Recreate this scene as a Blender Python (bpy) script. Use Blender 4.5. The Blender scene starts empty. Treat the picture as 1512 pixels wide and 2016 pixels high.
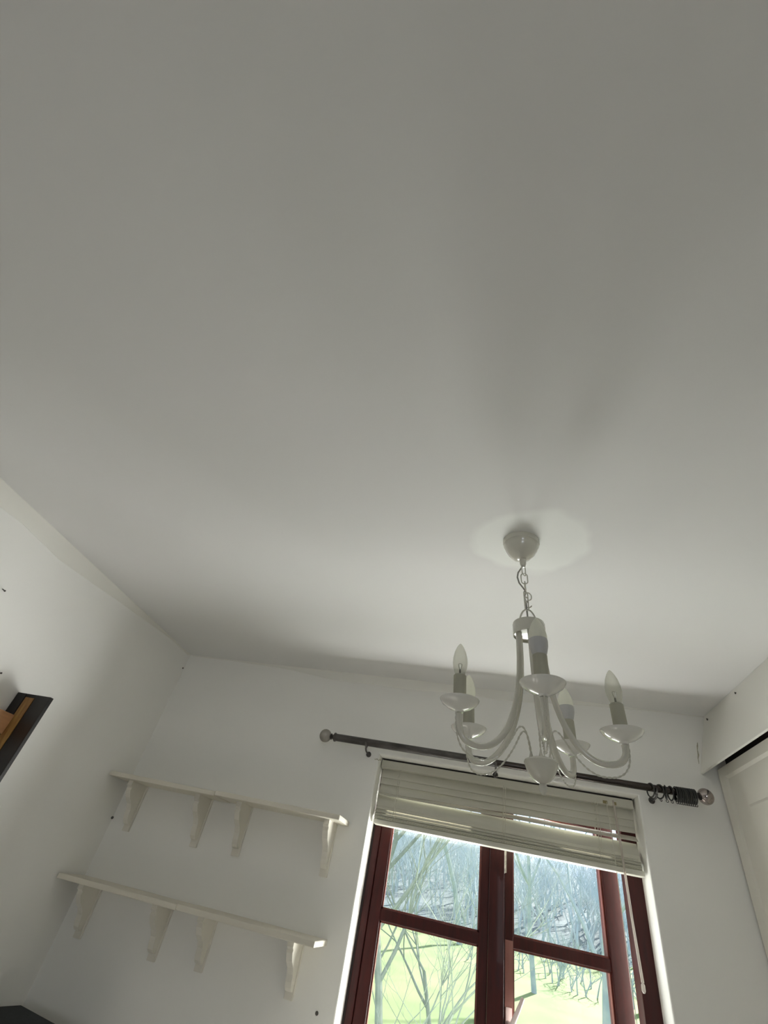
import bpy, bmesh, math, random
from math import pi, sin, cos, radians, sqrt
from mathutils import Vector, Matrix

C = bpy.context.scene.collection
SC = bpy.context.scene
random.seed(7)
Z0 = 1.54                                  # eye height of the photographer above the floor

# ------------------------------------------------------------------ camera
cam_d = bpy.data.cameras.new('camera'); cam = bpy.data.objects.new('camera', cam_d); C.objects.link(cam)
cam_d.sensor_fit = 'VERTICAL'; cam_d.sensor_height = 36.0; cam_d.sensor_width = 27.0
cam_d.lens = 36.0 * 886.47 / 2016.0
cam_d.clip_start = 0.02; cam_d.clip_end = 500
YAW, PITCH, ROLL = -0.31360025, 0.69538082, 0.23455705
fwd = Vector((sin(YAW)*cos(PITCH), cos(YAW)*cos(PITCH), sin(PITCH)))
rt0 = Vector((cos(YAW), -sin(YAW), 0)); up0 = rt0.cross(fwd)
rt = cos(ROLL)*rt0 + sin(ROLL)*up0; upv = -sin(ROLL)*rt0 + cos(ROLL)*up0
M = Matrix((( rt.x, upv.x, -fwd.x, 0), (rt.y, upv.y, -fwd.y, 0), (rt.z, upv.z, -fwd.z, Z0), (0, 0, 0, 1)))
cam.matrix_world = M
SC.camera = cam

# ------------------------------------------------------------------ world, lights, exposure
SC.view_settings.view_transform = 'Standard'; SC.view_settings.look = 'None'
SC.view_settings.gamma = 1.0; SC.view_settings.use_curve_mapping = False
SC.view_settings.exposure = 0.0
world = bpy.data.worlds.new('sky'); SC.world = world; world.use_nodes = True
wb = world.node_tree.nodes['Background']; wb.inputs[0].default_value = (0.80, 0.94, 1.15, 1); wb.inputs[1].default_value = 1.6
SC.cycles.max_bounces = 10; SC.cycles.diffuse_bounces = 7; SC.cycles.transparent_max_bounces = 16

def area(name, loc, target, size, size_y, power, col):
    d = bpy.data.lights.new(name, 'AREA'); d.shape = 'RECTANGLE'; d.size = size; d.size_y = size_y
    d.energy = power; d.color = col
    o = bpy.data.objects.new(name, d); C.objects.link(o); o.location = loc
    o.rotation_euler = (Vector(target) - Vector(loc)).to_track_quat('-Z', 'Y').to_euler()
    return o
sun_d = bpy.data.lights.new('sun', 'SUN'); sun_d.energy = 20.0; sun_d.angle = radians(1.5); sun_d.color = (1, 0.96, 0.88)
sun = bpy.data.objects.new('sun', sun_d); C.objects.link(sun); sun.rotation_euler = Vector((.42, 1.0, .80)).to_track_quat('Z', 'Y').to_euler()
# fill lamps added outdoors below the window, standing in for light off the ground
area('ground_fill', (0.1, 4.7, Z0-2.7), (0.1, 2.2, Z0+0.6), 7.0, 3.0, 1300, (1.0, 0.99, 0.97))
area('ceiling_edge_fill', (0.1, 3.15, Z0-2.5), (0.1, 2.35, Z0+0.9), 5.0, 1.1, 480, (1.0, 0.99, 0.97))  # added to brighten the ceiling strip beside the window wall
area('left_wall_fill', (4.2, 5.0, Z0-1.4), (-0.4, 2.3, Z0+0.1), 2.6, 2.4, 1250, (1.0, 0.99, 0.96))  # added on the right to brighten the left wall
# fill lamp added outside an unseen opening in the rear wall, behind the photographer
area('rear_fill', (0.95, -4.3, Z0+0.35), (-0.3, 2.3, Z0-0.1), 1.6, 1.5, 46, (0.98, 1.0, 1.0))

# ------------------------------------------------------------------ materials
def mat(name, col, rough=0.6, metal=0.0, noise=0.0, nscale=8.0, bump=0.0, bscale=40.0, coat=0.0, col2=None, spec=0.5, stretch=None, alpha=None, trans=0):
    m = bpy.data.materials.new(name); m.use_nodes = True
    nt = m.node_tree; b = nt.nodes['Principled BSDF']
    b.inputs['Base Color'].default_value = (*col, 1); b.inputs['Roughness'].default_value = rough
    b.inputs['Metallic'].default_value = metal; b.inputs['Coat Weight'].default_value = coat
    b.inputs['Specular IOR Level'].default_value = spec
    tc = nt.nodes.new('ShaderNodeTexCoord'); mp = nt.nodes.new('ShaderNodeMapping')
    nt.links.new(tc.outputs['Object'], mp.inputs[0])
    if stretch: mp.inputs['Scale'].default_value = stretch
    if noise > 0 or col2:
        n = nt.nodes.new('ShaderNodeTexNoise'); n.inputs['Scale'].default_value = nscale; n.inputs['Detail'].default_value = 5
        nt.links.new(mp.outputs[0], n.inputs['Vector'])
        r = nt.nodes.new('ShaderNodeMapRange'); r.inputs[1].default_value = 0.3; r.inputs[2].default_value = 0.7
        nt.links.new(n.outputs['Fac'], r.inputs[0])
        mx = nt.nodes.new('ShaderNodeMix'); mx.data_type = 'RGBA'
        c2 = col2 if col2 else tuple(c*(1-noise) for c in col)
        mx.inputs[6].default_value = (*col, 1); mx.inputs[7].default_value = (*c2, 1)
        nt.links.new(r.outputs[0], mx.inputs[0]); nt.links.new(mx.outputs[2], b.inputs['Base Color'])
    if bump > 0:
        n = nt.nodes.new('ShaderNodeTexNoise'); n.inputs['Scale'].default_value = bscale; n.inputs['Detail'].default_value = 4
        nt.links.new(mp.outputs[0], n.inputs['Vector'])
        bp = nt.nodes.new('ShaderNodeBump'); bp.inputs['Strength'].default_value = bump; bp.inputs['Distance'].default_value = 0.002
        nt.links.new(n.outputs['Fac'], bp.inputs['Height']); nt.links.new(bp.outputs[0], b.inputs['Normal'])
    return m

WALLC = (0.87, 0.862, 0.825)
m_wall = mat('wall_paint', WALLC, 0.75, noise=0.03, nscale=1.6, bump=0.25, bscale=30, spec=0.3)
m_left = mat('left_wall_paint', (0.88, 0.875, 0.845), 0.6, noise=0.03, nscale=1.6, bump=0.25, bscale=30, spec=0.3)
m_rear = mat('rear_wall_paint', (0.22, 0.19, 0.17), 0.8, noise=0.03)
m_trimw = mat('white_gloss_trim', (0.78, 0.77, 0.72), 0.35, bump=0.1, bscale=60)
m_reveal = mat('reveal_paint', (0.80, 0.80, 0.80), 0.45, bump=0.2, bscale=40)
m_shelf = mat('shelf_paint', (0.74, 0.70, 0.60), 0.4, noise=0.06, nscale=10, bump=0.2, bscale=60)
m_bracket = mat('bracket_paint', (0.76, 0.73, 0.65), 0.4, noise=0.05, nscale=12)
m_floor = mat('cream_carpet', (0.78, 0.75, 0.72), 0.95, noise=0.1, nscale=60)
m_mahog = mat('mahogany_stain', (0.058, 0.0065, 0.0045), 0.5, noise=0.5, nscale=18, stretch=(4, 4, .6), coat=0.05, bump=0.1, spec=0.3)
m_mahog2 = mat('mahogany_edge', (0.20, 0.05, 0.035), 0.45, noise=0.4, nscale=18, stretch=(4, 4, .6), coat=0.1)
m_pinklit = mat('pink_lit_mahogany', (0.36, 0.17, 0.14), 0.5, col2=(0.20, 0.07, 0.055), nscale=5, stretch=(3, 3, .5))  # pink light on the hinge stile, put into the colour
m_cream = mat('chandelier_enamel', (0.62, 0.605, 0.53), 0.22, noise=0.05, nscale=20, coat=0.5)
m_pan = mat('glossy_pan_enamel', (0.74, 0.73, 0.68), 0.12, coat=0.8)
m_creamdull = mat('candle_sleeve_plastic', (0.40, 0.39, 0.31), 0.5)
m_cable = mat('cable_sheath', (0.32, 0.31, 0.28), 0.5)
m_blind = mat('blind_slat_paint', (0.62, 0.605, 0.52), 0.4, noise=0.08, nscale=6, stretch=(1, 8, 8), bump=0.15, bscale=20)
m_cord = mat('blind_cord', (0.60, 0.58, 0.50), 0.7)
m_pole = mat('dusty_dark_metal', (0.045, 0.040, 0.037), 0.42, metal=0.5, col2=(0.12, 0.112, 0.105), nscale=14, stretch=(1, 3, 3))
m_pole2 = mat('polished_dark_metal', (0.065, 0.055, 0.05), 0.22, metal=0.9, noise=0.2, nscale=10)
m_ball = mat('satin_pewter_ball', (0.34, 0.32, 0.29), 0.25, metal=0.55)
m_ballr = mat('pinkish_metal_ball', (0.40, 0.35, 0.33), 0.12, metal=0.8)
m_ring = mat('dark_ring_metal', (0.05, 0.05, 0.047), 0.4, metal=0.5, noise=0.3, nscale=40)
m_black = mat('black_lacquer', (0.012, 0.010, 0.010), 0.3, noise=0.4, nscale=15)
m_gold = mat('golden_wood', (0.40, 0.24, 0.07), 0.4, col2=(0.22, 0.10, 0.03), nscale=16, stretch=(6, 6, 1))
m_orange = mat('orange_pine', (0.62, 0.33, 0.16), 0.5, noise=0.2, nscale=12, stretch=(6, 1, 6))
m_char = mat('charcoal_fabric', (0.03, 0.035, 0.037), 0.85, noise=0.3, nscale=60, bump=0.4, bscale=200)
m_nail = mat('dark_nail', (0.08, 0.075, 0.065), 0.5)
m_filler = mat('old_filler', (0.55, 0.53, 0.40), 0.8, noise=0.4, nscale=120)
m_brass = mat('aged_brass', (0.30, 0.25, 0.12), 0.35, metal=0.7)
m_hinge = mat('painted_hinge', (0.62, 0.58, 0.50), 0.5, noise=0.6, nscale=90)
m_handle = mat('pink_white_handle', (0.86, 0.72, 0.70), 0.35)
m_dark = mat('gap_dark', (0.02, 0.012, 0.012), 0.8)
m_door = mat('wardrobe_paint', (0.74, 0.72, 0.65), 0.38, noise=0.04, nscale=3, bump=0.15, bscale=30)
m_collar = mat('bulb_collar_grey', (0.50, 0.50, 0.50), 0.45)
m_wick = mat('bulb_stem', (0.10, 0.10, 0.085), 0.4)

# ceiling: off-white paint with an irregular lighter patch round the ceiling rose
m_ceil = mat('ceiling_paint', (0.74, 0.735, 0.70), 0.7, bump=0.15, bscale=12, spec=0.3)
nt = m_ceil.node_tree; b = nt.nodes['Principled BSDF']
tc = nt.nodes.new('ShaderNodeTexCoord'); n = nt.nodes.new('ShaderNodeTexNoise'); n.inputs['Scale'].default_value = 7; n.inputs['Detail'].default_value = 2
va = nt.nodes.new('ShaderNodeVectorMath'); va.operation = 'MULTIPLY_ADD'
va.inputs[1].default_value = (0.09, 0.09, 0.0); nt.links.new(n.outputs['Color'], va.inputs[0])
nt.links.new(tc.outputs['Object'], n.inputs['Vector']); nt.links.new(tc.outputs['Object'], va.inputs[2])
dist = nt.nodes.new('ShaderNodeVectorMath'); dist.operation = 'DISTANCE'; dist.inputs[1].default_value = (0.155, 1.14, Z0+0.86)
nt.links.new(va.outputs[0], dist.inputs[0])
mr = nt.nodes.new('ShaderNodeMapRange'); mr.inputs[1].default_value = 0.14; mr.inputs[2].default_value = 0.165; mr.inputs[3].default_value = 1; mr.inputs[4].default_value = 0
nt.links.new(dist.outputs['Value'], mr.inputs[0])
n2 = nt.nodes.new('ShaderNodeTexNoise'); n2.inputs['Scale'].default_value = 1.3; nt.links.new(tc.outputs['Object'], n2.inputs['Vector'])
mb = nt.nodes.new('ShaderNodeMix'); mb.data_type = 'RGBA'; mb.inputs[6].default_value = (0.76, 0.765, 0.745, 1); mb.inputs[7].default_value = (0.77, 0.757, 0.755, 1)
nt.links.new(n2.outputs['Fac'], mb.inputs[0])
mx = nt.nodes.new('ShaderNodeMix'); mx.data_type = 'RGBA'; mx.inputs[7].default_value = (0.85, 0.86, 0.835, 1)
nt.links.new(mb.outputs[2], mx.inputs[6]); nt.links.new(mr.outputs[0], mx.inputs[0]); nt.links.new(mx.outputs[2], b.inputs['Base Color'])

def thin_glass(name, tint, rough=0.02, frost=0.0, frost_col=(0.8, 0.8, 0.75), refl=0.08):
    m = bpy.data.materials.new(name); m.use_nodes = True; nt = m.node_tree; nt.nodes.clear()
    out = nt.nodes.new('ShaderNodeOutputMaterial'); tr = nt.nodes.new('ShaderNodeBsdfTransparent'); tr.inputs[0].default_value = (*tint, 1)
    gl = nt.nodes.new('ShaderNodeBsdfGlossy'); gl.inputs['Roughness'].default_value = rough
    lw = nt.nodes.new('ShaderNodeLayerWeight'); lw.inputs[0].default_value = 0.25
    mr = nt.nodes.new('ShaderNodeMapRange'); mr.inputs[3].default_value = refl*0.5; mr.inputs[4].default_value = min(1, refl*6)
    nt.links.new(lw.outputs['Fresnel'], mr.inputs[0])
    a = nt.nodes.new('ShaderNodeMixShader'); nt.links.new(mr.outputs[0], a.inputs[0])
    if frost > 0:
        df = nt.nodes.new('ShaderNodeBsdfDiffuse'); df.inputs[0].default_value = (*frost_col, 1)
        tl = nt.nodes.new('ShaderNodeBsdfTranslucent'); tl.inputs[0].default_value = (*frost_col, 1)
        d2 = nt.nodes.new('ShaderNodeMixShader'); d2.inputs[0].default_value = 0.5
        nt.links.new(df.outputs[0], d2.inputs[1]); nt.links.new(tl.outputs[0], d2.inputs[2])
        f = nt.nodes.new('ShaderNodeMixShader'); f.inputs[0].default_value = frost
        nt.links.new(tr.outputs[0], f.inputs[1]); nt.links.new(d2.outputs[0], f.inputs[2]); nt.links.new(f.outputs[0], a.inputs[1])
    else:
        nt.links.new(tr.outputs[0], a.inputs[1])
    nt.links.new(gl.outputs[0], a.inputs[2]); nt.links.new(a.outputs[0], out.inputs[0])
    return m
m_glass = thin_glass('veiled_window_glass', (0.97, 0.98, 0.98), 0.0, frost=0.007, frost_col=(.85, .92, .95), refl=0.05)  # faint frost stands in for haze and flare over the view
m_bulb = thin_glass('clear_bulb_glass', (0.90, 0.90, 0.86), 0.08, frost=0.22, frost_col=(.75, .75, .68), refl=0.05)
m_bulbf = thin_glass('frosted_bulb_glass', (0.9, 0.9, 0.85), 0.3, frost=0.92, frost_col=(.92, .92, .84), refl=0.04)
m_wand = thin_glass('clear_wand_plastic', (0.85, 0.82, 0.80), 0.1, frost=0.55, frost_col=(.80, .74, .68), refl=0.1)

# ------------------------------------------------------------------ mesh helpers
def mesh_obj(name, vs, fs, m, parent=None, smooth=False, loc=None):
    me = bpy.data.meshes.new(name); me.from_pydata([tuple(v) for v in vs], [], fs); me.materials.append(m)
    me.update()
    bm = bmesh.new(); bm.from_mesh(me); bmesh.ops.recalc_face_normals(bm, faces=bm.faces); bm.to_mesh(me); bm.free()
    if smooth:
        for p in me.polygons: p.use_smooth = True
        try: me.set_sharp_from_angle(angle=radians(40))
        except Exception: pass
    o = bpy.data.objects.new(name, me); C.objects.link(o)
    if parent: o.parent = parent
    if loc: o.location = loc
    return o

class MB:
    """collects vertices and faces, world z measured from the eye height when rel=True"""
    def __init__(s, rel=True): s.v = []; s.f = []; s.dz = Z0 if rel else 0
    def add(s, vs, fs):
        k = len(s.v); s.v += [(v[0], v[1], v[2]+s.dz) for v in vs]; s.f += [tuple(i+k for i in f) for f in fs]
    def box(s, x0, x1, y0, y1, z0, z1, bev=0.0):
        if bev <= 0:
            vs = [(x, y, z) for z in (z0, z1) for y in (y0, y1) for x in (x0, x1)]
            s.add(vs, [(0, 2, 3, 1), (4, 5, 7, 6), (0, 1, 5, 4), (2, 6, 7, 3), (0, 4, 6, 2), (1, 3, 7, 5)])
        else:
            bm = bmesh.new(); bmesh.ops.create_cube(bm, size=1)
            for v in bm.verts: v.co = Vector(((x0+x1)/2+v.co.x*(x1-x0), (y0+y1)/2+v.co.y*(y1-y0), (z0+z1)/2+v.co.z*(z1-z0)))
            bmesh.ops.bevel(bm, geom=list(bm.edges), offset=bev, segments=2, affect='EDGES', profile=0.6)
            bm.verts.index_update()
            s.add([v.co[:] for v in bm.verts], [tuple(v.index for v in f.verts) for f in bm.faces]); bm.free()
    def prism(s, poly, axis, a, b):
        """poly: 2D points in the plane normal to axis; extruded a..b"""
        def P(p, t): return (t, p[0], p[1]) if axis == 0 else ((p[0], t, p[1]) if axis == 1 else (p[0], p[1], t))
        n = len(poly); vs = [P(p, a) for p in poly] + [P(p, b) for p in poly]
        fs = [tuple(range(n)), tuple(range(2*n-1, n-1, -1))] + [(i, (i+1) % n, n+(i+1) % n, n+i) for i in range(n)]
        s.add(vs, fs)
    def lathe(s, prof, c=(0, 0, 0), axis=(0, 0, 1), seg=32):
        """prof: (radius, height) along axis from c"""
        ax = Vector(axis).normalized(); q = ax.to_track_quat('Z', 'Y'); vs = []; fs = []; n = len(prof)
        for (r, h) in prof:
            for k in range(seg):
                a = 2*pi*k/seg; p = q @ Vector((max(r, 1e-5)*cos(a), max(r, 1e-5)*sin(a), h)); vs.append((p.x+c[0], p.y+c[1], p.z+c[2]))
        for i in range(n-1):
            for k in range(seg):
                k2 = (k+1) % seg; fs.append((i*seg+k, i*seg+k2, (i+1)*seg+k2, (i+1)*seg+k))
        fs.append(tuple(range(seg))[::-1]); fs.append(tuple((n-1)*seg+k for k in range(seg)))
        s.add(vs, fs)
    def tube(s, pts, rad, seg=10, closed=False, caps=True):
        pts = [Vector(p) for p in pts]; n = len(pts); rr = rad if hasattr(rad, '__len__') else [rad]*n
        T = []
        for i in range(n):
            a = pts[(i-1) % n] if (closed or i > 0) else pts[i]; b = pts[(i+1) % n] if (closed or i < n-1) else pts[i]
            T.append((b-a).normalized())
        ref = Vector((0, 0, 1)) if abs(T[0].z) < .9 else Vector((1, 0, 0))
        N = (ref - T[0]*ref.dot(T[0])).normalized(); vs = []; fs = []
        for i in range(n):
            N = (N - T[i]*N.dot(T[i])).normalized(); B = T[i].cross(N)
            for k in range(seg):
                a = 2*pi*k/seg; p = pts[i] + (N*cos(a)+B*sin(a))*rr[i]; vs.append(p[:])
        m = n if closed else n-1
        for i in range(m):
            j = (i+1) % n
            for k in range(seg):
                k2 = (k+1) % seg; fs.append((i*seg+k, i*seg+k2, j*seg+k2, j*seg+k))
        if not closed and caps:
            fs.append(tuple(range(seg))[::-1]); fs.append(tuple((n-1)*seg+k for k in range(seg)))
        s.add(vs, fs)
    def sphere(s, c, r, seg=24, rings=12, sz=1.0):
        prof = [(r*sin(pi*i/rings), -r*sz*cos(pi*i/rings)) for i in range(rings+1)]
        s.lathe(prof, c, seg=seg)
    def torus(s, c, R, r, axis=(1, 0, 0), seg=28, tseg=8, squash=1.0):
        q = Vector(axis).to_track_quat('Z', 'Y')
        pts = [Vector(c) + q @ Vector((R*cos(2*pi*i/seg), R*squash*sin(2*pi*i/seg), 0)) for i in range(seg)]
        s.tube(pts, r, tseg, closed=True)
    def build(s, name, m, parent=None, smooth=False): return mesh_obj(name, s.v, s.f, m, parent, smooth)

def tag(o, label=None, cat=None, group=None, kind=None):
    if label: o['label'] = label
    if cat: o['category'] = cat
    if group: o['group'] = group
    if kind: o['kind'] = kind
    return o
def thing(name, loc, label=None, cat=None, group=None, kind=None):
    o = bpy.data.objects.new(name, None); C.objects.link(o); o.empty_display_size = 0.05
    o.location = (loc[0], loc[1], loc[2]+Z0)
    return tag(o, label, cat, group, kind)
def adopt(o, parent):
    """parent keeping world place (the meshes are written in world coordinates)"""
    o.parent = parent; o.matrix_parent_inverse = Matrix.Translation(parent.location).inverted()
    return o
def part(mb, name, m, root, smooth=False, sub_of=None, label=None):
    o = mb.build(name, m, None, smooth)
    if sub_of is not None:
        o.parent = sub_of
    else:
        adopt(o, root)
    if label: o['label'] = label
    return o

# ================================================================== ROOM SHELL
XL, XR, XF = -1.70, 1.50, 0.93             # left wall, right wall, wardrobe front
YB, YR = 2.30, -3.3                        # window wall, rear wall
ZF, ZC = -Z0, 0.86
WX0, WX1, WZ0, WZ1 = -0.488, 0.611, -0.62, 0.503   # window opening
WT = 0.30

mb = MB(); mb.box(XL-.2, XR+.2, YR-.2, YB+WT, ZC, ZC+.12); o = mb.build('ceiling', m_ceil); tag(o, kind='structure', label='plain off-white plastered ceiling')
mb = MB(); mb.box(XL-.2, XR+.2, YR-.2, YB+WT, ZF-.12, ZF); o = mb.build('floor', m_floor); tag(o, kind='structure')
mb = MB(); mb.box(XL-.2, XL, YR, YB, ZF, ZC); o = mb.build('wall_left', m_left); tag(o, kind='structure', label='off-white left wall')
mb = MB(); mb.box(XR, XR+.2, YR, YB, ZF, ZC); o = mb.build('wall_right', m_wall); tag(o, kind='structure')

def holed_wall(x0, x1, z0, z1, hx0, hx1, hz0, hz1, y0, y1, splay=0.0):
    """vertical wall with one opening, rounded arris on the room side (y0)"""
    mbw = MB(); r = 0.006
    xs = [x0, hx0, hx1, x1]; zs = [z0, hz0, hz1, z1]
    V = []; F = []
    def vid(p): V.append(p); return len(V)-1
    for (y, e) in ((y0, r if y0 < y1 else 0), (y1, 0)):
        for j, z in enumerate(zs):
            for i, x in enumerate(xs):
                xx = x + (-e if i == 1 else e if i == 2 else 0); zz = z + (-e if j == 1 else e if j == 2 else 0)
                V.append((xx, y, zz))
    def q(s, i, j): return s*16+j*4+i
    for s in (0, 1):
        for j in range(3):
            for i in range(3):
                if i == 1 and j == 1: continue
                F.append((q(s, i, j), q(s, i+1, j), q(s, i+1, j+1), q(s, i, j+1)))
    ring0 = [q(0, 1, 1), q(0, 2, 1), q(0, 2, 2), q(0, 1, 2)]; ring1 = [q(1, 1, 1), q(1, 2, 1), q(1, 2, 2), q(1, 1, 2)]
    k = len(V)
    for (a, bb, yy) in ((0.3, 0, y0+r*.3), (0, 0, y0+r)):
        e = r*a
        V.extend([(hx0-e, yy, hz0-e), (hx1+e, yy, hz0-e), (hx1+e, yy, hz1+e), (hx0-e, yy, hz1+e)])
    rings = [ring0, [k, k+1, k+2, k+3], [k+4, k+5, k+6, k+7], ring1]
    for a, c in zip(rings, rings[1:]):
        for t in range(4): F.append((a[t], a[(t+1) % 4], c[(t+1) % 4], c[t]))
    out0 = [q(0, i, 0) for i in range(4)] + [q(0, 3, j) for j in (1, 2, 3)] + [q(0, i, 3) for i in (2, 1, 0)] + [q(0, 0, j) for j in (2, 1)]
    out1 = [v+16 for v in out0]
    for t in range(12): F.append((out0[t], out0[(t+1) % 12], out1[(t+1) % 12], out1[t]))
    mbw.add(V, F); return mbw
o = holed_wall(XL-.2, XR+.2, ZF, ZC, WX0, WX1, WZ0, WZ1, YB, YB+WT).build('wall_back', m_wall)
tag(o, kind='structure', label='off-white wall with the window')
# rear wall with an unseen opening added for the fill lamp, behind the photographer
o = holed_wall(XL-.2, XR+.2, ZF, ZC, .2, 1.45, -.6, .58, YR, YR-.2).build('wall_rear', m_rear); tag(o, kind='structure')

# sagging plaster fillet along the left wall: widens towards the room, fades near the corner
def fillet(name, pts, m, lab):
    """pts: list of (origin xyz on the wall/ceiling corner, out vector, drop height, out depth)"""
    mbf = MB(); n = 6; V = []; F = []
    for (o_, ov, h, d) in pts:
        o_ = Vector(o_); ov = Vector(ov)
        prof = [(0, 0)] + [(d*(1-t)**0.8 + 0.0015, -h*t) for t in [i/(n-1) for i in range(n)]] + [(-.004, -h-.002), (-.004, 0)]
        for (a, z) in prof: V.append((o_ + ov*a + Vector((0, 0, z)))[:])
    k = n+3
    for i in range(len(pts)-1):
        for j in range(k): F.append((i*k+j, i*k+(j+1) % k, (i+1)*k+(j+1) % k, (i+1)*k+j))
    F.append(tuple(range(k))); F.append(tuple((len(pts)-1)*k+j for j in range(k)))
    mbf.add(V, F); o = mbf.build(name, m, None, True); tag(o, kind='structure', label=lab); return o
L = []
for i in range(28):
    y = YR + (2.28-YR)*i/27; t = max(0, min(1, (2.05-y)/1.2)); wv = 1+.18*sin(y*5.3)+.1*sin(y*11)
    L.append(((XL, y, ZC+.001), (1, 0, 0), (.010+.080*t)*wv, (.004+.013*t)))
fillet('trim_1', L, m_trimw, 'uneven plaster fillet along the top of the left wall')
L = []
for i in range(30):
    x = XL+.02 + (0.93-XL)*i/29; t = max(0.12, math.exp(-((x+.35)/.75)**2)); wv = 1+.2*sin(x*6)+.12*sin(x*13)
    L.append(((x, YB, ZC+.001), (0, -1, 0), (.045*t)*wv, (.022*t)))
fillet('trim_2', L, m_trimw, 'uneven plaster fillet along the top of the window wall')
# skirting boards (below the frame)
for nm, bx in (('baseboard_left', (XL, XL+.018, YR, YB, ZF, ZF+.12)), ('baseboard_back', (XL+.018, XF, YB-.018, YB, ZF, ZF+.12))):
    mb = MB(); mb.box(*bx, bev=.004); tag(mb.build(nm, m_trimw), kind='structure')

# ================================================================== WINDOW
YW = 2.425
win = thing('window_1', (0.06, YW, WZ0), 'dark red mahogany casement window, right sash ajar', kind='structure')
# reveal lining + sill board, set deep to bounce sun onto the ceiling
mb = MB(); mb.box(WX0, WX1, YB-.24, YW+.01, WZ0+.002, WZ0+.03, bev=.006); part(mb, 'window_sill', m_trimw, win)
FX0, FX1, FZ0, FZ1 = WX0-.003, 0.618, WZ0+.03, WZ1
mb = MB()
mb.box(FX0, -.452, YW, YW+.09, FZ0, FZ1, .003); mb.box(.5545, FX1, YW, YW+.09, FZ0, FZ1, .003)
mb.box(-.452, .5545, YW, YW+.09, FZ1-.045, FZ1, .003); mb.box(-.452, .5545, YW, YW+.09, FZ0, FZ0+.05, .003)
mb.box(.026, .085, YW-.004, YW+.09, FZ0+.05, FZ1-.045, .003)
fr = part(mb, 'window_frame', m_mahog, win)
mb = MB(); mb.box(FX0+.003, FX0+.012, YW-.004, YW, FZ0, FZ1); part(mb, 'frame_joint', m_dark, win, label='dark gap where the frame meets the left reveal')

def sash(w, gl, gr, zb, zt, bars, th=.045, m=m_mahog):
    """local: x 0..w from the hinge side, y 0..th, returns MB; glass between gl and gr"""
    s = MB(False)
    s.box(0, gl, 0, th, zb, zt, .0035); s.box(gr, w, 0, th, zb, zt, .0035)
    s.box(gl, gr, .002, th-.002, zt-.05, zt, .003); s.box(gl, gr, .002, th-.002, zb, zb+.06, .003)
    for (a, bb) in bars: s.box(gl-.004, gr+.004, .003, th-.003, a, bb, .0035)
    return s
ZT, ZB = FZ1-.05, FZ0+.055
# left sash, shut
def put_sash(name, hinge, ang, w, gl, gr, bars, extra):
    s = sash(w, gl, gr, ZB, ZT, bars); o = s.build(name, m_mahog, None); o.parent = win
    wl = win.location
    o.location = (hinge[0]-wl.x, hinge[1]-wl.y, Z0-wl.z); o.rotation_euler = (0, 0, ang)
    edges = [ZB+.06] + [v for ab in bars for v in ab] + [ZT-.05]
    for k in range(0, len(edges), 2):
        g = MB(False); g.box(gl-.003, gr+.003, .020, .024, edges[k]-.003, edges[k+1]+.003)
        go = g.build('glass_pane', m_glass, o)
        gg = MB(False); z0, z1 = edges[k], edges[k+1]; t = .006
        for bx in ((gl, gl+t, z0, z1), (gr-t, gr, z0, z1), (gl, gr, z0, z0+t), (gl, gr, z1-t, z1)):
            gg.box(bx[0], bx[1], .008, .0195, bx[2], bx[3])
        gg.build('glazing_bead', m_mahog2, o)
    return o
sl = put_sash('window_sash', (-.4515, YW+.008), 0, .477, .048, .4415, [(-.070, -.033), (-.33, -.30)][:1], None)
sr = put_sash('window_sash', (.088, YW+.030), radians(20.5), .512, .037, .438, [(-.056, -.020)], None)
sr['label'] = 'right sash pushed open outwards'
# hinge straps and handle
h = MB(False)
for z in (.215, -.45): 
    h.box(-.004, .006, -.004, .0, z-.045, z+.045, .001)
    h.tube([(-.006, -.004, z-.048), (-.006, -.004, z+.048)], .0055, 10)
hs = MB(False); hs.box(.0025, .0345, -.0012, .0004, ZB+.01, -.035); hs.build('stile_face', m_pinklit, sr)['label'] = 'stile face coloured as if lit pink'  # thin strip carrying the painted pink light on the stile
h.build('hinge', m_hinge, sr)['label'] = 'paint-spattered hinge'
h = MB(False); h.box(.004, .028, -.006, 0, -.29, -.215, .002)
h.tube([(.012, -.006, -.255), (.012, -.030, -.255), (.014, -.040, -.250), (.034, -.046, -.212), (.052, -.046, -.180)], [.008, .0085, .0085, .0075, .006], 12)
h.build('handle', m_handle, sr, True)['label'] = 'pale window handle'

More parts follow.
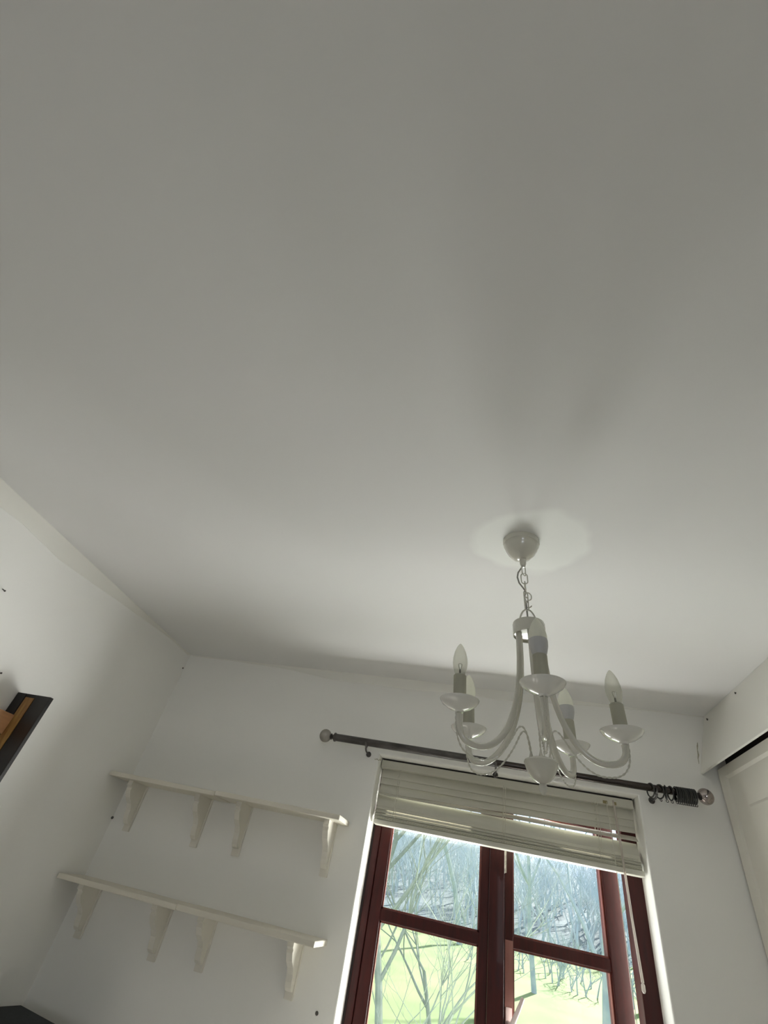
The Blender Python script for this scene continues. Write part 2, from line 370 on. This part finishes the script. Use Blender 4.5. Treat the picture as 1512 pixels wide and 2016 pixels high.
# ================================================================== VENETIAN BLIND
bl = thing('venetian_blind', (0.06, 2.38, .50), 'cream slatted blind drawn up in the top of the window', 'blind')
mb = MB(); mb.box(-.484, .604, 2.362, 2.412, .463, .4955, .003); part(mb, 'headrail', m_blind, bl)
mb = MB(); mb.box(-.484, .604, 2.372, 2.402, .4965, .5025); part(mb, 'headrail_gap_shade', m_dark, bl)  # dark strip painted for the shadow gap above the headrail
mb = MB()
for x in (.494, .533):
    mb = MB(); wq = .009 if x < .5 else .0045; mb.box(x-wq, x+wq, 2.3595, 2.363, .467, .478, .0008); part(mb, 'cord_lock', m_brass, bl)
def slat(zc, yc, tilt, x0=-.479, x1=.602, w=.050, rl=0.0, zl=0.0):
    """tilt: 90 = upright; curved cross-section; rl drop at the left end"""
    s = MB(False); n = 7; V = []; F = []
    for xi, x in enumerate((x0, x1)):
        dz = rl*(1-(x-x0)/(x1-x0))
        top = []; bot = []
        for i in range(n):
            u = (i/(n-1)-.5)*w; cv = .0028*(1-(2*u/w)**2)
            for lst, off in ((top, .0013), (bot, -.0013)):
                a = radians(tilt); yy = -u*cos(a) + (cv+off)*sin(a)*-1; zz = -u*sin(a) + (cv+off)*cos(a)
                lst.append((x, yc+yy, zc+zz+dz+Z0))
        V += top + bot[::-1]
    k = 2*n
    F = [tuple(range(k)), tuple(range(2*k-1, k-1, -1))] + [(i, (i+1) % k, k+(i+1) % k, k+i) for i in range(k)]
    s.add(V, F); return s
# u>0 is the lower, room-side edge when tilt>0
SL = [(.450, 2.390, 74, 0), (.424, 2.390, 74, -.001), (.4045, 2.391, 68, -.019), (.3625, 2.386, 24, .0)]
for (zc, yc, tl, rl) in SL:
    part(slat(zc, yc, tl, rl=rl), 'slat', m_blind, bl, True)
zz = .3235
for k in range(9):
    part(slat(zz + random.uniform(-.0008, .0008), 2.384+random.uniform(-.002, .002), [66, 50, 42, 38, 36, 34, 32, 30, 26][k] + random.uniform(-2, 2), rl=(.012 if k == 0 else .007 if k == 1 else random.uniform(-.002, .0015)),
              x0=-.479+.002*random.random()+.004*(k % 2), x1=.602-.003*random.random()), 'slat', m_blind, bl, True)
    zz -= [.012, .009, .0065, .006, .006, .005, .005, .005, .005][k]
mb = MB(); mb.box(-.474, .603, 2.338, 2.392, .238, .2555, .004); part(mb, 'bottom_rail', m_blind, bl, True)
for x in (-.395, .076, .452):
    mb = MB(); 
    for y in (2.356, 2.412): 
        mb.tube([(x, y, .470), (x+.001, y-.001, .36), (x, y-.006 if y < 2.38 else y, .245)], .0013, 6)
    for z in (.435, .405, .385, .363, .345): mb.tube([(x, 2.356, z), (x, 2.412, z+.006)], .0008, 5)
    mb.tube([(x+.010, 2.357, .470), (x+.010, 2.356, .36), (x+.009, 2.350, .245)], .0011, 6)
    part(mb, 'ladder_cord', m_cord, bl)
mb = MB(); mb.tube([(.522, 2.345, .480), (.524, 2.343, .45), (.5285, 2.335, .30), (.534, 2.335, .10), (.541, 2.335, -.058)], [.003, .0045, .0045, .0045, .0052], 8)
mb.lathe([(.003, .0), (.0065, -.006), (.0065, -.02), (.003, -.026)], (.541, 2.335, -.058), seg=12)
part(mb, 'tilt_wand', m_wand, bl, True, label='clear plastic wand hanging at the right')
mb = MB(); mb.tube([(.497, 2.350, .472), (.499, 2.348, .40), (.503, 2.345, .28), (.507, 2.35, .0), (.51, 2.35, -.18)], .0012, 6)
mb.lathe([(.002, 0), (.006, -.006), (.008, -.03), (.003, -.036)], (.51, 2.35, -.18), seg=12)
part(mb, 'lift_cord', m_cord, bl, True)

# ================================================================== CURTAIN POLE
YP, ZP = 2.22, 0.5235
cp = thing('curtain_pole', (0.03, YP, ZP), 'dark metal curtain pole with ball ends above the window', 'curtain pole')
mb = MB(); mb.lathe([(.0150, 0), (.0158, .002), (.0158, .73), (.0150, .733)], (-.692, YP, ZP+.003), (1, 0, -.004), seg=24); part(mb, 'outer_tube', m_pole, cp, True, label='dusty thicker left half')
mb = MB(); mb.lathe([(.0130, 0), (.0130, .78)], (.02, YP, ZP), (1, 0, -.004), seg=24); part(mb, 'inner_tube', m_pole2, cp, True, label='polished thinner right half')
def rod_ball(x, sgn, m, r=.0285):
    s = MB(); s.lathe([(.016, 0), (.019, .003), (.019, .009), (.011, .014), (.009, .019), (.014, .024), (.012, .028), (.008, .031)] if sgn < 0 else [(.0128, 0), (.0128, .012), (.009, .016), (.009, .031)], (x, YP, ZP+(.003 if sgn < 0 else -.0035)), (sgn, 0, 0), seg=24)
    c = part(s, 'finial_collar', m_pole, cp, True)
    s = MB(); s.sphere((x+sgn*(.028+r*.92), YP, ZP+(.003 if sgn < 0 else -.0035)), r); part(s, 'finial', m, cp, True, label='grey ball end' if sgn < 0 else 'shiny ball end')
rod_ball(-.690, -1, m_ball); rod_ball(.780, 1, m_ballr, .0285)
for x in (-.54, .04, .660):
    s = MB(); s.lathe([(.012, 0), (.012, .003), (.009, .006), (.005, .008)], (x, YB, ZP-.030), (0, -1, 0), seg=20)
    s.tube([(x, YB-.008, ZP-.030), (x, YB-.050, ZP-.032), (x, YP+.01, ZP-.030), (x, YP, ZP-.022)], .004, 10)
    arc = [(x, YP+.0185*sin(a), ZP-.0185*cos(a)) for a in [radians(-80+160*i/10) for i in range(11)]]
    s.tube(arc, .004, 8); s.lathe([(.003, 0), (.004, -.003), (.004, -.007), (.002, -.009)], (x, YP, ZP-.018), seg=10)
    part(s, 'bracket', m_pole, cp, True)
# curtain rings pushed to the right end: four loose, eleven packed together
def ring(x, tilt, nm='curtain_ring', rr=.0026):
    Rr = .0240; drop = Rr-rr-.0132
    r = bpy.data.objects.new(nm, None); C.objects.link(r); r.location = (x, YP, Z0+ZP-.003-drop); r.rotation_euler = (0, 0, tilt); r.empty_display_size = .02
    s = MB(False); s.torus((0, 0, 0), Rr, rr, seg=32, tseg=8); s.build('hoop', m_ring, r, True)
    s = MB(False); s.torus((0, 0, -Rr-.0052), .0042, .0013, axis=(0, 1, 0), seg=14, tseg=6); s.build('eyelet', m_ring, r, True)
    return r
loose = [(.640, .30, 'dark curtain ring hanging alone, leftmost on the pole, beside the right bracket'), (.672, .42, 'dark curtain ring second from the left, tilted, just right of the bracket'),
         (.694, -.18, 'dark curtain ring third from the left of the loose ones'), (.711, .12, 'dark curtain ring hanging just left of the packed stack')]
GR = 'curtain rings on the pole'
for (x, t, lb) in loose: tag(ring(x, t), lb, 'curtain ring', GR)
for k in range(11):
    tag(ring(.7290+k*.0066, .02*sin(k*2.1), rr=.0032), 'first dark ring of the packed stack on the pole, its face open to the left' if k == 0 else 'last dark ring of the packed stack, touching the right ball end' if k == 10 else 'dark curtain ring inside the tight stack at the right end of the pole', 'curtain ring', 'packed curtain rings at the right end')

# ================================================================== SHELVES
def shelf(x0, x1, zb, zt, dy, brackets, zbot, label, yf=2.122):
    r = thing('wall_shelf', ((x0+x1)/2, YB, zb), label, 'shelf', 'painted shelves on the window wall')
    s = MB(); s.box(x0, x1, yf+dy, YB, zb, zt, .003); part(s, 'shelf_board', m_shelf, r)
    for bx in brackets:
        H = zb-zbot; d = .124
        poly = []
        # profile in (y,z): ogee front edge
        pts = [(d, 0), (d, -.018), (d-.012, -.026), (d-.010, -.036), (d-.030, -.060), (d-.062, -.080), (d-.078, -.100), (d-.083, -.122), (d-.090, -.138), (d-.100, -.146), (.015, -.150)]
        sc = H/.175
        front = [(YB-.012-a*.94, zb+c*sc) for (a, c) in pts]
        poly = [(YB-.012, zb)] + front + [(YB-.012, front[-1][1])]
        s = MB(); s.prism(poly, 0, bx-.012, bx+.012)
        b_ = part(s, 'bracket', m_bracket, r)
        s = MB(); s.box(bx-.017, bx+.017, YB-.012, YB, zbot, zb, .002); part(s, 'bracket_backplate', m_bracket, r)
    return r
shelf(-1.694, -1.142, .200, .218, .004, (-1.60, -1.245), .018, 'left half of the upper cream shelf, its end in the corner')
shelf(-1.140, -.570, .203, .221, .0, (-1.04, -.635), .020, 'right half of the upper cream shelf, nearest the window top')
shelf(-1.694, -1.132, -.176, -.158, .003, (-1.60, -1.245), -.345, 'left half of the lower cream shelf, its end in the corner')
shelf(-1.130, -.567, -.174, -.156, .0, (-1.04, -.668), -.335, 'right half of the lower cream shelf, its end by the window')

# ================================================================== BUILT-IN WARDROBE
wd = thing('built_in_wardrobe', (1.2, 0.4, ZF), 'cream built-in wardrobe with panelled doors on the right', 'wardrobe')
mb = MB(); mb.prism([(.936, .8595), (.866, .622), (.873, .620), (.943, .8595)], 1, YR+.001, YB-.001)
part(mb, 'fascia', m_trimw, wd, label='sloping white board above the doors')
mb = MB(); mb.prism([(.972, .80), (.972, .63), (.985, .63), (.985, .80)], 1, YR+.001, YB-.001); part(mb, 'door_gap_shade', m_dark, wd, label='dark panel painted as the shade in the gap above the doors')  # shade inside the gap painted as a dark sheet
def wdoor(y0, y1):
    """panelled door in plane x = XF, between y0 < y1"""
    zt, zb = .643, ZF+.08; s = MB(); V = []; F = []
    m1, m2, m3 = .054, .060, .170
    loops = [(0, .0), (0, .0), (m1, 0), (m2, .010), (m3-.012, .010), (m3, .002), (m3+.004, .002)]
    # split into an upper panel; lower panels below
    edges = [(zb, -.55), (-.55, zt)]
    x = XF
    def rect(a, za, zb_, dx):
        b = max(0, a-.020)
        return [(x+dx, y0+a, za+b), (x+dx, y1-a, za+b), (x+dx, y1-a, zb_-b), (x+dx, y0+a, zb_-b)]
    for (za, zc) in edges:
        k0 = len(V)
        lp = [rect(0, za, zc, .022), rect(0, za, zc, 0.0), rect(m1, za, zc, 0), rect(m1+.010, za, zc, .006), rect(m3, za, zc, .006), rect(m3+.010, za, zc, .002)]
        for l_ in lp: V += l_
        for i in range(len(lp)-1):
            for t in range(4): F.append((k0+i*4+t, k0+i*4+(t+1) % 4, k0+(i+1)*4+(t+1) % 4, k0+(i+1)*4+t))
        F.append(tuple(k0+(len(lp)-1)*4+t for t in range(4))); F.append((k0, k0+1, k0+2, k0+3))
    s.add(V, F); d = part(s, 'door', m_door, wd)
    s = MB(); s.lathe([(.006, 0), (.006, .012), (.015, .02), (.016, .028), (.008, .034)], (x-.0, y0+.035, -.45), (-1, 0, 0), seg=20)
    k = s.build('door_knob', m_trimw, d, True); k.matrix_parent_inverse = Matrix.Identity(4)
for (a, c) in ((1.665, 2.292), (1.035, 1.662), (.405, 1.032), (-.225, .402), (-.855, -.228)): wdoor(a, c)
mb = MB(); mb.box(XF, XR, YR, -.86, ZF, .66); part(mb, 'side_panel', m_door, wd)
mb = MB(); mb.box(XF+.03, XR, YB-.03, YB-.001, ZF, .66); part(mb, 'side_panel', m_door, wd)

# ================================================================== CHANDELIER
HX, HY = .081, 1.098
ch = bpy.data.objects.new('chandelier', None); C.objects.link(ch); ch.location = (HX, HY, Z0+ZC); ch.empty_display_size = .1
ch.rotation_euler = (0, -math.atan(.0523), 0)
tag(ch, 'cream five-arm candle chandelier hanging from the ceiling on a short chain', 'chandelier')
def cpart(s, name, m, parent=None, smooth=True, label=None):
    o = s.build(name, m, parent or ch, smooth)
    if label: o['label'] = label
    return o
s = MB(False); s.lathe([(.030, .0015), (.052, .0005), (.052, -.006), (.0505, -.010), (.0500, -.014), (.0475, -.016), (.0455, -.026), (.038, -.041), (.027, -.054), (.016, -.061), (.010, -.064)], seg=40)
rose = cpart(s, 'ceiling_rose', m_cream)
rose.rotation_euler = (0, math.atan(.0523), 0)
s = MB(False); s.lathe([(.0085, -.062), (.0095, -.066), (.0085, -.078), (.0065, -.086), (.003, -.090)], seg=16); cpart(s, 'chain_holder', m_cream, label='small threaded neck under the rose')
def link(zc, ang, L=.034, W=.017, r=.0017, parent=None):
    s = MB(False); pts = []
    hl = L/2-W/2
    for i in range(24):
        a = 2*pi*i/24; x = W/2*cos(a); z = W/2*sin(a) + (hl if sin(a) >= 0 else -hl); pts.append((x*cos(ang), x*sin(ang), zc+z))
    s.tube(pts, r, 7, closed=True); return cpart(s, 'chain_link', m_cream)
link(-.100, .9); link(-.128, .0); link(-.156, pi/2)
s = MB(False)   # S-hook
s.tube([(.004+.010*cos(a), 0, -.186+.013*sin(a)) for a in [radians(160-200*i/10) for i in range(11)]] + [(-.002, 0, -.2), (-.003, 0, -.209)] + [(.004+.009*cos(a), .003, -.208-.009*sin(a)) for a in [radians(20+150*i/8) for i in range(9)]][::-1], .0016, 7)
cpart(s, 'hook', m_cream)
link(-.186, pi/2*.55, L=.032)
link(-.207, .35, L=.040, W=.010)
s = MB(False)
s.tube([(0, 0, -.084), (-.006, -.004, -.095), (-.016, -.006, -.112), (-.019, -.006, -.128), (-.015, -.004, -.145), (-.006, -.001, -.158), (.001, .003, -.168), (-.004, .003, -.185), (-.001, .002, -.205), (0, .002, -.262)], .0022, 8)
cpart(s, 'cable', m_cable, label='grey flex threaded through the chain')
s = MB(False); s.tube([(.0205*cos(a), .004, -.264+.042*sin(a)) for a in [pi*i/14 for i in range(15)]], .0022, 8); cpart(s, 'hanging_loop', m_cream)
CAPZ = -.263
s = MB(False); s.lathe([(.004, CAPZ+.002), (.030, CAPZ), (.0385, CAPZ-.003), (.040, CAPZ-.008), (.040, CAPZ-.036), (.0385, CAPZ-.0375), (.0385, CAPZ-.032), (.004, CAPZ-.030)], seg=40); cpart(s, 'top_canopy', m_cream)
arms = [(-91.5, .185, .502, 'led'), (3.0, .175, .519, 'clear'), (59.5, .182, .514, 'led'), (142, .194, .5065, 'frost'), (-163, .177, .500, 'clear')]
def bez(p0, p1, p2, p3, n):
    return [tuple(((1-t)**3*a + 3*(1-t)**2*t*b_ + 3*(1-t)*t*t*c + t**3*d) for a, b_, c, d in zip(p0, p1, p2, p3)) for t in [i/n for i in range(n+1)]]
for (ang, R_, Lp, kind) in arms:
    ca, sa = cos(radians(ang)), sin(radians(ang))
    def P(r, z, side=0.0): return (r*ca - side*sa, r*sa + side*ca, z)
    r0 = .028
    path = [(r0, CAPZ-.030), (r0+.002, CAPZ-.10)] + bez((r0+.005, -.40), (r0+.020, -.530), (R_-.085, -.575), (R_-.045, -.578), 14) + bez((R_-.045, -.578), (R_-.010, -.578), (R_+.002, -.562), (R_, -Lp-.018), 10)[1:]
    s = MB(False); s.tube([P(r, z) for r, z in path], .0068, 12)
    arm = cpart(s, 'arm', m_cream)
    s = MB(False); zp = -Lp
    s.lathe([(.008, zp-.016), (.010, zp-.012), (.024, zp-.007), (.038, zp+.002), (.0435, zp+.009), (.0440, zp+.011), (.040, zp+.009), (.024, zp+.001), (.012, zp-.001)], P(R_, 0), seg=36)
    s.build('drip_pan', m_pan, arm, True)
    s = MB(False); s.lathe([(.0140, zp), (.0145, zp+.001), (.0145, zp+.066), (.0125, zp+.068), (.004, zp+.068)], P(R_, 0), seg=28)
    s.build('candle_sleeve', m_creamdull, arm, True)
    zb = zp+.067
    if kind == 'led':
        s = MB(False); s.lathe([(.0125, zb), (.0150, zb+.004), (.0188, zb+.020), (.0192, zb+.030), (.0185, zb+.034), (.004, zb+.034)], P(R_, 0), seg=28)
        s.build('bulb_collar', m_collar, arm, True)['label'] = 'grey lamp base'
        s = MB(False); s.lathe([(.0182, zb+.033), (.0186, zb+.042), (.0165, zb+.056), (.012, zb+.068), (.0065, zb+.078), (.002, zb+.084), (.0003, zb+.086)], P(R_, 0), seg=28)
        s.build('bulb', m_bulbf, arm, True)['label'] = 'frosted candle bulb'
    else:
        s = MB(False); s.lathe([(.0095, zb-.002), (.0125, zb+.006), (.0160, zb+.018), (.0174, zb+.030), (.0166, zb+.042), (.0135, zb+.056), (.0085, zb+.068), (.004, zb+.0755), (.0003, zb+.079)], P(R_, 0), seg=28)
        s.build('bulb', m_bulb if kind == 'clear' else m_bulbf, arm, True)['label'] = 'clear candle bulb' if kind == 'clear' else 'milky candle bulb'
        if kind == 'clear':
            s = MB(False); c = Vector(P(R_, 0))
            s.tube([c+Vector((0, 0, zb)), c+Vector((0, 0, zb+.014))], .0022, 8)
            s.tube([c+Vector((0, 0, zb+.012)), c+Vector((.003, 0, zb+.02)), c+Vector((.004, 0, zb+.027)), c+Vector((0, .002, zb+.03)), c+Vector((-.004, 0, zb+.027)), c+Vector((-.003, 0, zb+.02)), c+Vector((0, 0, zb+.012))], .0006, 5)
            s.build('filament_stem', m_wick, arm, True)
    # twisted wire running below the arm from the bowl to the pan
    wp = bez((.020, -.583, 0), (.024, -.520, 0), (.034, -.512, 0), (.048, -.530, 0), 10) + bez((.048, -.530, 0), (.070, -.566, 0), (R_-.085, -.604, 0), (R_-.045, -.602, 0), 12)[1:] + bez((R_-.045, -.602, 0), (R_+.002, -.602, 0), (R_+.008, -.565, 0), (R_+.0075, -Lp-.014, 0), 12)[1:]
    base = [Vector(P(a, b_)) for a, b_, _ in wp]
    # resample
    cum = [0]
    for a, b_ in zip(base, base[1:]): cum.append(cum[-1]+(b_-a).length)
    N = 130; fine = []; j = 0
    for i in range(N+1):
        d = cum[-1]*i/N
        while j < len(cum)-2 and cum[j+1] < d: j += 1
        t = (d-cum[j])/max(1e-9, cum[j+1]-cum[j]); fine.append(base[j].lerp(base[j+1], min(1, max(0, t))))
    s = MB(False); side = Vector((-sa, ca, 0))
    for ph in (0, pi):
        pts = []
        for i, p in enumerate(fine):
            T = (fine[min(N, i+1)]-fine[max(0, i-1)]).normalized(); nn = side.cross(T).normalized(); a = i*2*pi/9 + ph
            pts.append(p + (side*cos(a)+nn*sin(a))*.0011)
        s.tube(pts, .0011, 5)
    cpart(s, 'twisted_wire', m_cream)
    s = MB(False); s.lathe([(.006, -.588), (.005, -.582), (.0025, -.574), (.0018, -.570)], P(.020, 0), seg=10); cpart(s, 'wire_ferrule', m_cream)
s = MB(False); s.lathe([(.003, -.579), (.024, -.581), (.033, -.585), (.0345, -.588), (.033, -.594), (.030, -.603), (.0235, -.615), (.014, -.624), (.007, -.6275), (.0035, -.629)], seg=40)
cpart(s, 'bottom_bowl', m_cream)
s = MB(False); s.lathe([(.004, -.626), (.0075, -.629), (.0085, -.634), (.0075, -.640), (.004, -.645), (.0005, -.6475)], seg=20); cpart(s, 'finial', m_cream)


# ================================================================== WALL UNIT AT THE LEFT EDGE, DARK CABINET, WALL MARKS
wu = thing('wall_rack', (-1.62, 1.46, .30), 'black and gold wooden wall rack with an orange shelf, cut off by the left edge', 'rack')
mb = MB()
mb.box(-1.698, -1.656, 1.452, 1.468, -.35, .330, .002); mb.box(-1.608, -1.545, 1.452, 1.468, -.35, .330, .002); mb.box(-1.656, -1.608, 1.455, 1.468, -.35, .330)
part(mb, 'side_panel', m_black, wu)
mb = MB(); mb.box(-1.652, -1.612, 1.4525, 1.4555, -.35, .318, .001); part(mb, 'inlay', m_gold, wu, label='golden strip down the panel')
mb = MB(); mb.box(-1.698, -1.645, 1.02, 1.452, .190, .254, .002); part(mb, 'shelf_board', m_orange, wu, label='orange wooden board')
mb = MB(); mb.box(-1.698, -1.545, 1.004, 1.02, -.35, .330, .002); part(mb, 'side_panel', m_black, wu)

cb = bpy.data.objects.new('corner_cabinet', None); C.objects.link(cb); cb.location = (-1.488, 2.072, 0); cb.rotation_euler = (0, 0, radians(-14.4))
tag(cb, 'charcoal fabric-covered cabinet standing in the bottom left corner', 'cabinet')
mb = MB(False); mb.box(-.175, .175, -.088, .088, .0, .985, .012); mb.build('cabinet_body', m_char, cb)
mb = MB(False); mb.box(-.182, .182, -.095, .095, .985, 1.008, .005); mb.build('cabinet_top', m_char, cb)

def nail(x, y, z, nrm, r, ln, label, m=m_nail, nm='nail', g='nails and marks left in the walls'):
    q = Vector(nrm).normalized()
    t = bpy.data.objects.new(nm, None)
    s = MB(False); s.lathe([(r*.5, -.004), (r*.5, ln), (r, ln), (r*.9, ln+.0015), (r*.2, ln+.002)], seg=12, axis=nrm)
    o = s.build(nm, m, None, True); o.location = (x, y, z+Z0); tag(o, label, 'nail' if nm == 'nail' else 'wall plug', g)
    bpy.data.objects.remove(t)
nail(-1.70, 1.145, .583, (1, .3, -.4), .0035, .012, 'small dark nail high on the left wall at the picture edge')
nail(-1.70, 1.342, .357, (1, 0, 0), .0035, .006, 'small dark nail just above the wall rack on the left wall')
nail(-1.698, 2.285, .775, (1, -.6, 0), .004, .004, 'tiny nail in the top left corner of the room')
nail(-1.692, 2.288, .055, (.5, -1, 0), .006, .003, 'dark plug in the corner below the upper shelf')
nail(.927, 2.245, .83, (-1, 0, -.2), .005, .003, 'nail at the fascia top, nearest the corner')
nail(.929, 1.95, .835, (-1, 0, -.2), .004, .003, 'nail at the fascia top, second from the corner')
nail(-.555, 2.30, -.345, (0, -1, 0), .006, .004, 'dark wall plug low down between the shelves and the window', nm='wall_plug')
# flaking filler near the left pole bracket and in the right corner
def flake(pts, label):
    s = MB(); 
    for (x, y, z, r) in pts: s.sphere((x, y, z), r, 8, 5, .5)
    o = s.build('filler_patch', m_filler); tag(o, label, 'filler patch'); return o
flake([(-.505+.008*i, 2.299, .478+.002*sin(i*2.2), .0035+.001*(i % 2)) for i in range(4)], 'crumbly filler patch on the wall beside the left pole bracket')
s = MB(); s.tube([(.884, 2.2995, .745), (.880, 2.2995, .730), (.8765, 2.2995, .715), (.876, 2.2995, .695), (.871, 2.2995, .680), (.8695, 2.2995, .660)], [.001, .0025, .0015, .0028, .0015, .001], 6)
o = s.build('filler_patch', m_filler); tag(o, 'thin cracked filler line on the window wall beside the sloping fascia', 'filler patch')

# ================================================================== OUTDOORS
GZ = lambda y: -3.6 + .098*(max(4, y)-4) if y < 36 else (-.46 + .17*(y-36))
m_grass = mat('sunlit_grass', (0.070, 0.145, 0.016), 0.9, col2=(0.150, 0.185, 0.055), nscale=.6, bump=.5, bscale=8)
m_hill = mat('distant_wood_floor', (0.045, 0.085, 0.10), 0.95, col2=(0.07, 0.10, 0.11), nscale=.3)  # bluish distance haze put into the base colour
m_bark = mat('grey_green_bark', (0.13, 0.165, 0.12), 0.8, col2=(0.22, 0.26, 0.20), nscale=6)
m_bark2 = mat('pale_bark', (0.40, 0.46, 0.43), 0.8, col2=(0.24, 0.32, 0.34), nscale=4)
m_twig = mat('hazy_twigs', (0.30, 0.40, 0.45), 0.9, col2=(0.50, 0.54, 0.52), nscale=.8)  # haze of the far wood painted into the pale blue-grey
mb = MB(); V = []; F = []
ys = [2.62] + [4+i*2 for i in range(17)]; xs = [-40+i*5 for i in range(17)]
for y in ys:
    for x in xs: V.append((x, y, GZ(y)+.12*sin(x*.4+y*.3)))
for j in range(len(ys)-1):
    for i in range(len(xs)-1): F.append((j*17+i, j*17+i+1, (j+1)*17+i+1, (j+1)*17+i))
mb.add(V, F); g = mb.build('lawn', m_grass, None, True); tag(g, 'bright green sunlit grass slope outside the window', kind='structure')
mb = MB(); V = []; F = []
ys = [35.5, 40, 46, 52, 58, 64, 70, 80]
for y in ys:
    for i in range(25):
        x = -60+i*5; V.append((x, y, GZ(y)-.02+.5*sin(x*.17+y*.1)*(y-35)/30))
for j in range(len(ys)-1):
    for i in range(24): F.append((j*25+i, j*25+i+1, (j+1)*25+i+1, (j+1)*25+i))
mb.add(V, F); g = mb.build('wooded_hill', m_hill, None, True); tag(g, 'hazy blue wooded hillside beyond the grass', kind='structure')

def grow(s_tr, s_br, p, d, L, r, depth, rng, maxd, spread=.55, up=.12):
    n = 4; pts = [p.copy()]; q = p.copy(); dd = d.normalized()
    for i in range(n):
        dd = (dd + Vector((rng.uniform(-1, 1), rng.uniform(-1, 1), rng.uniform(-.6, 1)*.8))*.17 + Vector((0, 0, up*.3))).normalized()
        q = q + dd*L/n; pts.append(q.copy())
    r1 = r*.62
    (s_tr if depth == 0 else s_br).tube(pts, [r+(r1-r)*i/n for i in range(n+1)], 7 if depth < 2 else (5 if depth < 4 else 3), caps=False)
    if depth >= maxd: return
    k = rng.choice((3, 3, 4)) if depth < 3 else rng.choice((2, 2, 3))
    for i in range(k):
        t = rng.uniform(.45, 1.0) if i else 1.0
        idx = min(n, max(1, int(round(t*n)))); st = pts[idx]
        ax = Vector((rng.uniform(-1, 1), rng.uniform(-1, 1), rng.uniform(-.5, .5))).normalized()
        nd = (dd + ax*spread*rng.uniform(.7, 1.5) + Vector((0, 0, up))).normalized()
        grow(s_tr, s_br, st, nd, L*rng.uniform(.62, .85), r1*rng.uniform(.62, .9), depth+1, rng, maxd, spread, up)
def tree(x, y, h, r, seed, m, label, maxd=6, lean=(0, 0), spread=.6):
    rng = random.Random(seed); a = MB(); c = MB()
    z = GZ(y)
    grow(a, c, Vector((x, y, z-.1)), Vector((lean[0], lean[1], 1)), h, r, 0, rng, maxd, spread)
    t = thing('bare_tree', (x, y, z), label, 'tree', 'bare trees on the grass slope')
    part(a, 'trunk', m, t, True); part(c, 'branches', m, t, True)
tree(-1.40, 10.5, 2.7, .085, 3, m_bark, 'bare grey-green tree with the thick upright trunk seen in the left panes', 8, (.0, 0), .7)
tree(-1.10, 8.3, 1.7, .045, 17, m_bark, 'bare leaning tree crossing the right part of the lower left pane', 8, (.28, 0), .7)
tree(-.62, 12.5, 2.0, .055, 29, m_bark, 'thin bare tree close to the mullion in the lower left pane', 8, (-.2, 0), .8)
tree(-4.0, 19, 4.0, .14, 5, m_bark, 'bare tree at the far left of the left panes, behind the upright trunk', 7, (.25, 0), .7)
tree(2.75, 14.5, 3.0, .12, 8, m_bark2, 'pale thick-trunked bare tree at the right edge of the right panes', 8, (-.05, 0), .75)
tree(1.9, 24, 4.2, .10, 21, m_bark2, 'pale bare tree in the middle of the right panes', 8, (.05, 0), .8)
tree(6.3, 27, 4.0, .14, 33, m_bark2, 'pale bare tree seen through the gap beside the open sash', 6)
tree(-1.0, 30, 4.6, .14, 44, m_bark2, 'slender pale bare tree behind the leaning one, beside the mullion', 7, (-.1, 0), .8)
# woodland: stands of thin hazy trees covering the far slope, too many to count
rng = random.Random(99); wv = MB()
for i in range(340):
    y = rng.uniform(35, 62); x = rng.uniform(-.30, .36)*y
    d = MB(); grow(wv, wv, Vector((x, y, GZ(y)-.2)), Vector((rng.uniform(-.2, .2), 0, 1)), rng.uniform(1.2, 1.9), rng.uniform(.05, .1), 1, rng, 5, .75)
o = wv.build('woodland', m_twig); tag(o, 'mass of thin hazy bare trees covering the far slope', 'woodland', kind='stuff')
# scrub along the foot of the wood
rng = random.Random(5); wv = MB()
for i in range(130):
    y = rng.uniform(26, 35); x = rng.uniform(-.1, .36)*y
    if x < .04*y and rng.random() < .7: continue
    grow(wv, wv, Vector((x, y, GZ(y)-.1)), Vector((rng.uniform(-.5, .5), 0, 1)), rng.uniform(.5, .8), .03, 2, rng, 5, 1.0)
o = wv.build('scrub', m_bark2); tag(o, 'tangled pale scrub along the foot of the wood', 'scrub', kind='stuff')
